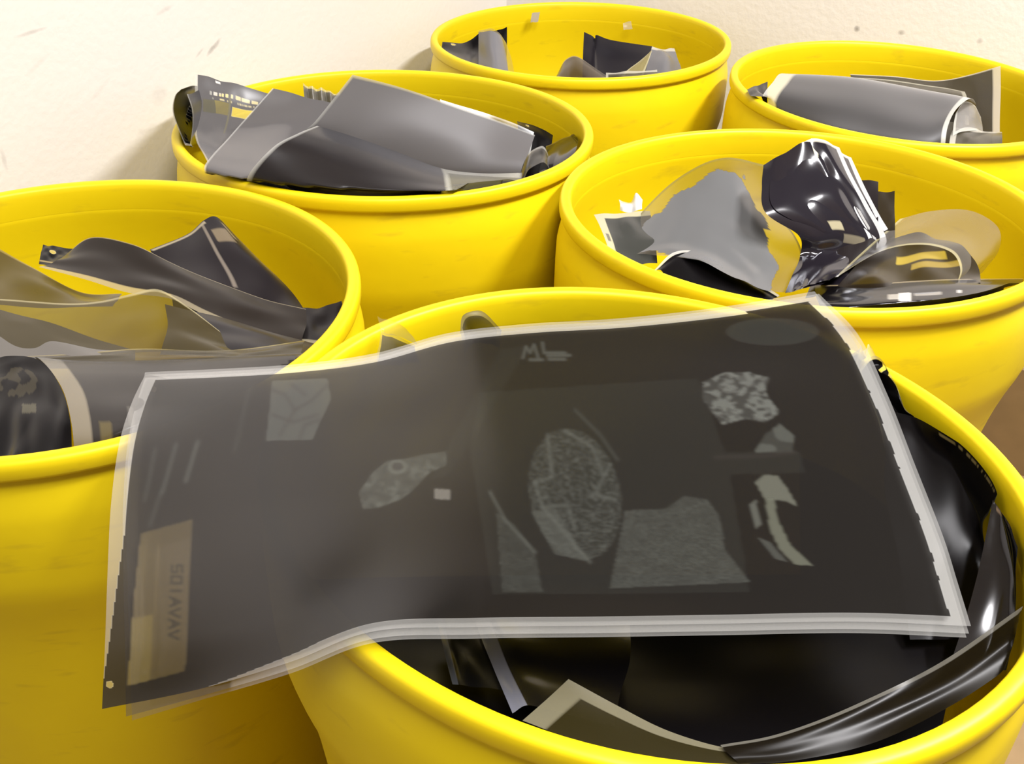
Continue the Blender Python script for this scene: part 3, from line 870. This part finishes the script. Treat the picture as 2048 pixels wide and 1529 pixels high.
film('narrow black film with a faint blue edge left of the clear margin', [
    [(870, 1225, 0.47), (900, 1225, 0.475), (960, 1230, 0.48)],
    [(885, 1290, 0.44), (915, 1290, 0.445), (980, 1300, 0.45)],
    [(905, 1372, 0.40), (935, 1372, 0.405), (1010, 1385, 0.41)]],
    'F', zs=(-0.08, -0.07, -0.06), dens=(0.008, 0.008, 0.010, 0.99), border=(0.24, 0, 0, 0), edge=(0.10, 0.11, 0.14, 0.7), group=G_F, mat=BLACK)
film('film with a pale clear corner pointing up beside the front rim', [
    [(1137, 1359, 0.408), (1240, 1415, 0.392), (1330, 1460, 0.381), (1430, 1492, 0.374), (1500, 1500, 0.373)],
    [(1095, 1398, 0.392), (1200, 1448, 0.378), (1310, 1490, 0.368), (1420, 1512, 0.364), (1500, 1518, 0.364)],
    [(1045, 1442, 0.378), (1160, 1485, 0.366), (1290, 1520, 0.358), (1420, 1540, 0.354), (1500, 1545, 0.354)]],
    'F', zs=((-0.028, -0.033, -0.036, -0.036, -0.036), -0.035, -0.035), dens=(0.045, 0.036, 0.010, 0.80), border=(0.10, 0, 0.22, 0), edge=(0.26, 0.24, 0.16, 0.5), group=G_F, warp=0, mat=BLACK)
film('dark film sweeping up along the right of the front rim', [
    [(1440, 1494, 0.377), (1560, 1468, 0.386), (1720, 1405, 0.402), (1880, 1325, 0.428), (2046, 1212, 0.47)],
    [(1460, 1510, 0.368), (1580, 1492, 0.374), (1740, 1440, 0.388), (1900, 1362, 0.412), (2050, 1255, 0.45)],
    [(1480, 1530, 0.358), (1600, 1520, 0.362), (1760, 1480, 0.374), (1920, 1400, 0.398), (2055, 1310, 0.43)]],
    'F', zs=((-0.035, -0.032, -0.028, -0.024, -0.02), -0.032, -0.035), dens=(0.010, 0.007, 0.003, 0.96), border=(0, 0, 0.10, 0), edge=(0.12, 0.115, 0.10, 0.75), group=G_F, mat=BLACK)
film('black film at right with a punched tab standing at its top', [
    [(1718, 742, 0.72), (1738, 716, 0.745), (1762, 716, 0.752), (1785, 755, 0.742), (1806, 805, 0.725)],
    [(1735, 790, 0.68), (1755, 775, 0.70), (1775, 775, 0.71), (1795, 795, 0.71), (1812, 822, 0.71)],
    [(1760, 860, 0.63), (1780, 850, 0.645), (1800, 845, 0.655), (1825, 850, 0.66), (1850, 860, 0.66)],
    [(1780, 960, 0.57), (1810, 950, 0.58), (1840, 945, 0.585), (1870, 950, 0.585), (1900, 960, 0.585)]],
    'F', zs=((0.004, 0.010, 0.012, 0.004, -0.012), -0.012, -0.03, -0.06), dens=INK, holes=((0.55, 0.07, 0.038),), group=G_F, mat=BLACK, nu=70, nv=70, border=(0.03, 0, 0.03, 0), edge=(0.4, 0.36, 0.2, 0.5))
film('clear film tips poking up behind the punched tab', [
    [(1712, 725, 0.74), (1722, 690, 0.76), (1730, 712, 0.755), (1737, 688, 0.765), (1752, 715, 0.76)],
    [(1715, 750, 0.72), (1726, 735, 0.735), (1736, 735, 0.735), (1746, 730, 0.74), (1760, 740, 0.74)]],
    'F', zs=(0.008, -0.008), dens=(0.6, 0.55, 0.30, 0.35), group=G_F)
film('large black film with a line of pale print along its curved top', [
    [(1780, 822, 0.715), (1830, 835, 0.69), (1880, 862, 0.67), (1940, 902, 0.635), (1985, 945, 0.605), (1997, 975, 0.585), (1990, 1002, 0.565)],
    [(1775, 880, 0.66), (1830, 890, 0.64), (1880, 915, 0.62), (1930, 945, 0.60), (1970, 980, 0.575), (1980, 1005, 0.56), (1978, 1025, 0.55)],
    [(1770, 980, 0.58), (1830, 990, 0.57), (1880, 1005, 0.56), (1920, 1020, 0.55), (1950, 1040, 0.54), (1962, 1050, 0.53), (1965, 1060, 0.53)],
    [(1800, 1130, 0.50), (1850, 1135, 0.50), (1890, 1140, 0.50), (1930, 1145, 0.50), (1960, 1150, 0.495), (1975, 1155, 0.49), (1985, 1160, 0.49)],
    [(1820, 1280, 0.50), (1860, 1280, 0.50), (1900, 1280, 0.50), (1940, 1280, 0.50), (1970, 1280, 0.495), (1990, 1280, 0.49), (2010, 1280, 0.49)]],
    'F', warp=0.0003, zs=((-0.022, -0.015, -0.010, -0.008, -0.008, -0.010, -0.015), -0.03, -0.05, -0.075, -0.085), dens=INK, group=G_F, mat=BLACK, nu=100, nv=70, paint=both(dashes(0.022, 0.048, 0.30, 0.86, 44, (0.18, 0.145, 0.08, 0.9), 5, 0.6), box_uv(0.2, 0.9, 0.12, 0.13, (0.05, 0.04, 0.03, 0.95))))
film('glossy black film bent at the far right of the nearest drum', [
    [(1985, 1002, 0.565), (2015, 1030, 0.55), (2040, 1065, 0.535), (2060, 1100, 0.515)],
    [(1972, 1070, 0.53), (2005, 1090, 0.515), (2030, 1120, 0.50), (2055, 1150, 0.485)],
    [(1955, 1150, 0.49), (1995, 1165, 0.48), (2025, 1185, 0.47), (2050, 1210, 0.46)],
    [(1930, 1240, 0.455), (1975, 1250, 0.45), (2015, 1262, 0.445), (2045, 1275, 0.44)],
    [(1900, 1330, 0.42), (1950, 1335, 0.415), (1990, 1340, 0.415), (2030, 1345, 0.415)]],
    'F', zs=(-0.018, -0.03, -0.04, -0.05, -0.06), dens=INK, group=G_F, mat=GLOSS, paint=dashes(0.02, 0.045, 0.1, 0.6, 12, (0.12, 0.08, 0.05, 0.9), 6, 0.6))
film('bluish grey film tip showing above the big sheet at left', [
    [(762, 662, 0.825), (790, 672, 0.82), (830, 690, 0.81)],
    [(758, 690, 0.80), (790, 695, 0.80), (830, 700, 0.80)],
    [(750, 730, 0.77), (790, 730, 0.77), (840, 725, 0.775)]],
    'F', zs=(0.006, -0.008, -0.03), dens=(0.22, 0.225, 0.235, 0.9), border=(0.06, 0, 0.12, 0), group=G_F)
film('clear film tip standing above the bluish grey one', [
    [(755, 634, 0.85), (780, 640, 0.85), (812, 655, 0.845)],
    [(762, 665, 0.83), (790, 672, 0.825), (835, 688, 0.815)]],
    'F', zs=(0.016, 0.0), dens=(0.62, 0.58, 0.40, 0.35), group=G_F)
film('pale bent film roll showing above the big sheet near its middle', [
    [(920, 665, 0.80), (926, 630, 0.835), (955, 622, 0.84), (985, 640, 0.83), (1003, 662, 0.815)],
    [(924, 680, 0.785), (934, 650, 0.81), (958, 645, 0.815), (982, 655, 0.81), (1000, 675, 0.80)],
    [(930, 710, 0.76), (940, 690, 0.775), (960, 685, 0.78), (980, 690, 0.78), (1000, 700, 0.78)]],
    'F', zs=((-0.012, 0.010, 0.014, 0.010, -0.006), (-0.02, -0.004, 0.0, -0.004, -0.016), -0.04), dens=(0.16, 0.165, 0.165, 0.9), border=(0.10, 0.1, 0.30, 0), edge=(0.55, 0.55, 0.50, 0.7), group=G_F)

# ---- the big stack of films lying across the nearest drum
BIG = [
    [(290, 750, .755), (445, 743, .745), (600, 733, .745), (750, 712, .765), (900, 671, .800), (1060, 653, .822), (1240, 642, .840), (1440, 620, .872), (1638, 588, .912)],
    [(262, 810, .700), (432, 805, .695), (598, 795, .695), (762, 778, .710), (930, 740, .740), (1105, 722, .760), (1300, 712, .772), (1510, 692, .800), (1715, 668, .825)],
    [(238, 890, .640), (420, 885, .638), (600, 875, .638), (775, 860, .648), (952, 835, .662), (1140, 820, .675), (1350, 812, .682), (1570, 795, .700), (1775, 790, .710)],
    [(222, 1010, .570), (412, 1003, .567), (602, 990, .568), (780, 975, .574), (965, 955, .584), (1165, 945, .590), (1390, 940, .592), (1620, 930, .600), (1830, 930, .605)],
    [(215, 1150, .492), (405, 1140, .490), (600, 1120, .496), (775, 1095, .508), (965, 1075, .520), (1180, 1070, .523), (1420, 1066, .525), (1665, 1062, .528), (1885, 1070, .525)],
    [(210, 1290, .420), (400, 1268, .424), (590, 1228, .440), (762, 1180, .464), (960, 1167, .470), (1190, 1165, .471), (1440, 1162, .472), (1690, 1158, .475), (1915, 1165, .474)],
    [(204, 1419, .362), (395, 1380, .374), (580, 1325, .392), (745, 1264, .422), (950, 1255, .427), (1195, 1252, .428), (1450, 1248, .430), (1710, 1244, .433), (1942, 1253, .430)]]
BIGZ = [
    [.002, .008, .012, .012, .016, .014, .012, .014, .018],
    [.006, .012, .014, .014, .014, .012, .010, .010, .014],
    [.014, .012, .014, .013, .013, .012, .012, .012, .012],
    [.006, .008, .013, .013, .013, .013, .013, .013, .012],
    [-.010, .000, .012, .013, .013, .013, .013, .013, .012],
    [-.036, -.018, .004, .014, .014, .014, .014, .014, .012],
    [-.070, -.044, -.008, .016, .015, .014, .014, .014, .012]]
T_CLR = (0.50, 0.50, 0.49, 0.22)
T_DRK = (0.014, 0.012, 0.010, 0.90)


def poly_mask(px, py, pts):
    ins = np.zeros(px.shape, bool)
    n = len(pts)
    for i in range(n):
        (x0, y0), (x1, y1) = pts[i], pts[(i + 1) % n]
        if y0 == y1:
            continue
        c = ((py < y0) != (py < y1)) & (px < (x1 - x0) * (py - y0) / (y1 - y0) + x0)
        ins ^= c
    return ins


def seg_dist(px, py, pts):
    d = np.full(px.shape, 1e9)
    for (x0, y0), (x1, y1) in zip(pts[:-1], pts[1:]):
        vx, vy = x1 - x0, y1 - y0
        t = np.clip(((px - x0) * vx + (py - y0) * vy) / (vx * vx + vy * vy + 1e-9), 0, 1)
        d = np.minimum(d, np.hypot(px - x0 - t * vx, py - y0 - t * vy))
    return d


def big_print(rgba, u, v, px, py, reg, extra):
    """The print of the top sheet: pale negative pictures, a text column, clear margins, one painted reflection."""
    S = u.shape
    fine = smooth_noise(*S, 3, 11)
    mid = smooth_noise(*S, 7, 12)
    grain = np.random.default_rng(14).random(S)

    def lay(mask, col, a):
        a = (a * mask)[..., None]
        rgba[..., :] = rgba * (1 - a) + np.array(col) * a

    def soft(mask_d, wd):
        return np.clip(1 - mask_d / wd, 0, 1)
    pale = (0.036, 0.039, 0.034, 0.92)
    paler = (0.062, 0.067, 0.060, 0.90)
    ink = (0.020, 0.017, 0.015, 0.985)
    # faint large panel, then a painted reflection edge
    lay(poly_mask(px, py, [(960, 785), (1395, 757), (1450, 905), (1600, 905), (1610, 945), (1460, 950), (1500, 1185), (985, 1190), (940, 900)]), pale, 0.14)
    lay(poly_mask(px, py, [(1000, 700), (1060, 690), (900, 950), (860, 960)]), pale, 0.10)  # pale band painted along the bright wall's reflected edge
    # branching picture, upper left
    q = poly_mask(px, py, [(545, 762), (655, 757), (662, 800), (640, 845), (625, 880), (532, 882)])
    lay(q, paler, 0.55)
    for p in ([(560, 870), (590, 820), (570, 790), (545, 780)], [(590, 820), (625, 800), (655, 770)], [(545, 830), (585, 845), (635, 830)], [(600, 875), (610, 850), (640, 840)], [(585, 770), (610, 790)]):
        lay(q * soft(seg_dist(px, py, p), 7), ink, 0.55)
    # reptile eye
    q = poly_mask(px, py, [(718, 985), (745, 945), (775, 922), (812, 918), (835, 912), (892, 904), (894, 930), (860, 945), (822, 985), (800, 1000), (760, 1015), (725, 1018)])
    lay(q, paler, 0.30 + 0.55 * fine * mid)
    rr = np.hypot((px - 795) / 1.3, py - 934)
    lay(np.abs(rr - 12) < 3, paler, 0.6)
    lay(rr < 8, ink, 0.5)
    lay(poly_mask(px, py, [(868, 978), (900, 980), (902, 1000), (870, 999)]), (0.11, 0.105, 0.095, 0.9), 0.8)
    # small emblem with two lines of lettering
    for p in ([(1046, 716), (1052, 694), (1060, 706), (1068, 690), (1076, 715)], [(1085, 686), (1088, 706), (1130, 706)], [(1060, 720), (1085, 720)], [(1095, 712), (1140, 711)], [(1098, 719), (1130, 719)]):
        lay(soft(seg_dist(px, py, p), 5), paler, 0.65)
    # lens-shaped patch, upper right
    d = ((px - 1545) / 92) ** 2 + ((py - 664) / 27) ** 2
    lay(d < 1, pale, 0.32)
    lay(np.abs(d - 1) < 0.05, ink, 0.4)
    # oval skull-like picture with broken lines
    d = ((px - 1150 - (py - 990) * 0.12) / 92) ** 2 + ((py - 990) / 132) ** 2
    q = (d < 1)
    lay(q, pale, 0.25)
    for k in range(-1, 3):
        lay(q * (np.abs(fine * 0.5 + mid * 0.5 - 0.25 - 0.2 * k) < 0.03), paler, 0.5)
    for p in ([(1095, 870), (1105, 955), (1070, 965)], [(1070, 965), (1085, 1015), (1180, 1125)], [(1130, 862), (1185, 895), (1205, 950)], [(1085, 1015), (1135, 1010), (1150, 1060)], [(1220, 930), (1190, 990), (1230, 1000)]):
        lay(soft(seg_dist(px, py, p), 6), paler, 0.55)
    lay(poly_mask(px, py, [(1062, 1024), (1110, 1018), (1160, 1100), (1178, 1122), (1110, 1110)]), paler, 0.38)
    lay(soft(seg_dist(px, py, [(980, 985), (1010, 1040), (1070, 1105)]), 6), paler, 0.5)
    lay(soft(seg_dist(px, py, [(1150, 820), (1200, 870), (1235, 920)]), 6), pale, 0.5)
    # stippled block and pillar
    lay(poly_mask(px, py, [(1250, 1022), (1330, 1018), (1370, 992), (1415, 1000), (1440, 1035), (1450, 1100), (1500, 1165), (1220, 1178)]), paler, 0.16 + 0.5 * grain * (0.5 + 0.5 * mid))
    lay(poly_mask(px, py, [(992, 1025), (1030, 1050), (1070, 1105), (1085, 1185), (1005, 1185)]), paler, 0.10 + 0.35 * grain * (0.5 + 0.5 * mid))
    # wrinkled head, upper right
    q = poly_mask(px, py, [(1405, 765), (1450, 745), (1500, 745), (1540, 756), (1530, 778), (1540, 800), (1560, 825), (1530, 845), (1490, 838), (1445, 850), (1420, 820), (1405, 795)])
    lay(q, (0.085, 0.09, 0.083, 0.9), 0.25 + 0.65 * (fine * 0.55 + grain * 0.2 + mid * 0.25 > 0.48))
    lay(q * (np.abs(fine - 0.5) < 0.07), ink, 0.5)
    lay(poly_mask(px, py, [(1508, 905), (1530, 870), (1560, 848), (1588, 872), (1585, 905)]), paler, 0.3 + 0.4 * (mid > 0.5))
    lay(soft(seg_dist(px, py, [(1430, 915), (1520, 913), (1590, 905)]), 7), ink, 0.6)
    # curved claw
    lay(poly_mask(px, py, [(1510, 965), (1530, 950), (1555, 952), (1575, 978), (1596, 1015), (1570, 1002), (1530, 1000)]), (0.088, 0.092, 0.075, 0.9), 0.75)
    lay(poly_mask(px, py, [(1530, 998), (1548, 1000), (1556, 1040), (1580, 1090), (1626, 1132), (1590, 1130), (1560, 1100), (1540, 1060)]), (0.085, 0.09, 0.07, 0.9), 0.75)
    lay(poly_mask(px, py, [(1500, 1010), (1512, 1000), (1522, 1050), (1512, 1058)]), (0.075, 0.08, 0.07, 0.9), 0.65)
    lay(poly_mask(px, py, [(1515, 1075), (1540, 1085), (1575, 1125), (1550, 1118)]), paler, 0.5)
    # faint vertical streaks and the text column on the left
    for x0, y0, x1, y1, a in ((352, 890, 325, 985, .35), (395, 885, 372, 962, .45), (310, 900, 290, 1000, .22), (322, 985, 300, 1050, .2), (500, 770, 470, 900, .12)):
        lay(soft(seg_dist(px, py, [(x0, y0), (x1, y1)]), 8), paler, a)
    col = poly_mask(px, py, [(282, 1068), (384, 1040), (378, 1200), (370, 1343), (256, 1372), (268, 1200)])
    lay(col, (0.06, 0.05, 0.03, 0.45), 0.9)
    lay(col * poly_mask(px, py, [(262, 1240), (305, 1230), (300, 1365), (256, 1372)]), (0.2, 0.16, 0.05, 0.42), 0.6)
    for x in (278, 290, 318):
        lay(col * soft(np.abs(px - (x - (py - 1068) * 0.05)), 5) * (py > 1090), (0.12, 0.09, 0.04, 0.8), 0.45)
    # dark vertical lettering, top to bottom
    GL = {'V': [[(0, 0), (1, .5), (0, 1)]], 'A': [[(1, 0), (0, .5), (1, 1)], [(.6, .2), (.6, .8)]], 'I': [[(0, .5), (1, .5)]], 'O': [[(0, .1), (0, .9), (1, .9), (1, .1), (0, .1)]],
          'S': [[(0, .9), (0, .1), (.5, .1), (.5, .9), (1, .9), (1, .1)]]}
    y0 = 1130
    for ch in 'SOIAVAV':
        for st in GL[ch]:
            pts = [(358 - (y0 - 1130) * 0.05 - 20 * a + 6, y0 + 17 * b) for a, b in st]
            lay(soft(seg_dist(px, py, pts), 4.0), (0.01, 0.008, 0.004, 0.97), 0.95)
        y0 += 22
    for ax in (0, 1):                          # ink spread
        for _ in range(1):
            rgba[:] = (np.roll(rgba, 1, ax) + 2 * rgba + np.roll(rgba, -1, ax)) / 4
    for lab, pts in (('pale branching picture', [(545, 762), (655, 757), (662, 800), (640, 845), (625, 880), (532, 882)]),
                     ('pale scaly eye picture', [(718, 985), (745, 945), (775, 922), (812, 918), (835, 912), (892, 904), (894, 930), (860, 945), (822, 985), (800, 1000), (760, 1015), (725, 1018)]),
                     ('small pale square', [(868, 978), (900, 980), (902, 1000), (870, 999)]),
                     ('small pale emblem with lettering', [(1042, 686), (1142, 682), (1146, 724), (1044, 724)]),
                     ('faint lens-shaped patch', [(1545 + 92 * math.cos(k * math.pi / 16), 664 + 27 * math.sin(k * math.pi / 16)) for k in range(32)]),
                     ('faint oval skull-like picture', [(1150 + 92 * math.cos(k * math.pi / 16) + 0.12 * 132 * math.sin(k * math.pi / 16), 990 + 132 * math.sin(k * math.pi / 16)) for k in range(32)]),
                     ('faint stippled block', [(1250, 1022), (1330, 1018), (1370, 992), (1415, 1000), (1440, 1035), (1450, 1100), (1500, 1165), (1220, 1178)]),
                     ('pale wrinkled head picture', [(1405, 765), (1450, 745), (1500, 745), (1540, 756), (1530, 778), (1540, 800), (1560, 825), (1530, 845), (1490, 838), (1445, 850), (1420, 820), (1405, 795)]),
                     ('pale curved claw picture', [(1500, 960), (1530, 945), (1560, 950), (1600, 1015), (1565, 1030), (1590, 1090), (1630, 1134), (1550, 1122), (1510, 1070), (1496, 1010)]),
                     ('brownish see-through text column', [(282, 1068), (384, 1040), (378, 1200), (370, 1343), (256, 1372), (268, 1200)])):
        extra.append(('printed_picture' if 'text' not in lab else 'text_column', lab))
        reg[poly_mask(px, py, pts)] = 1 + len(extra)
    # clear margins, all round but thin; registration dot and punched hole
    w_t, w_l, w_r = 0.032, 0.020, 0.020
    clr = np.zeros(S, bool)
    clr |= v < w_t - 0.010 * (u > 0.9)
    clr |= u < w_l * np.clip((0.92 - v) / 0.35, 0.0, 1)
    clr |= u > 1 - w_r + 0.0025 * (mid - 0.5)
    clr |= (v > 0.966 + 0.034 * np.clip((0.30 - u) / 0.16, 0, 1)) & (u > 0.14)
    rgba[clr] = T_CLR
    reg[clr] = 1
    lay((np.hypot(px - 308, py - 779) < 6), ink, 1)
    lay((np.hypot(px - 219, py - 1370) < 7), (0.75, 0.72, 0.5, 0.15), 1)


film('top sheet of the big film stack, printed with pale pictures', BIG, None, T_DRK, zs=BIGZ, mat=BIGFILM, nu=560, nv=380, paint=big_print, warp=0, group='big films across the nearest drum')


def plain_margins(rgba, u, v, px, py, reg, extra):
    clr = (v < 0.03) | (u < 0.02 * np.clip((0.92 - v) / 0.35, 0.0, 1)) | (u > 0.98) | ((v > 0.962) & (u > 0.17))
    rgba[clr] = T_CLR
    reg[clr] = 1


film('second sheet of the big film stack, its lower left corner showing', [[(x + 48 * max(0, 1 - j) * i / 6 - 4 * (j > 7), y + 6 + 9 * (i / 6), d + 0.001) for j, (x, y, d) in enumerate(r)] for i, r in enumerate(BIG)],
     None, (0.03, 0.026, 0.015, 0.45), zs=[[z - 0.0025 - 0.014 * i / 6 * max(0, 1 - j / 2.5) for j, z in enumerate(r)] for i, r in enumerate(BIGZ)], mat=BIGFILM, nu=160, nv=110, paint=plain_margins, warp=0, group='big films across the nearest drum')
film('lowest sheet of the big film stack, only its margins showing', [[(x + 60 * max(0, 1 - j) * i / 6 - 9 * (j > 7), y + 9 + 14 * (i / 6) - 14 * (i == 0), d + 0.0025) for j, (x, y, d) in enumerate(r)] for i, r in enumerate(BIG)],
     None, (0.03, 0.026, 0.015, 0.25), zs=[[z - 0.005 - 0.024 * i / 6 * max(0, 1 - j / 2.5) for j, z in enumerate(r)] for i, r in enumerate(BIGZ)], mat=BIGFILM, nu=160, nv=110, paint=plain_margins, warp=0, group='big films across the nearest drum')
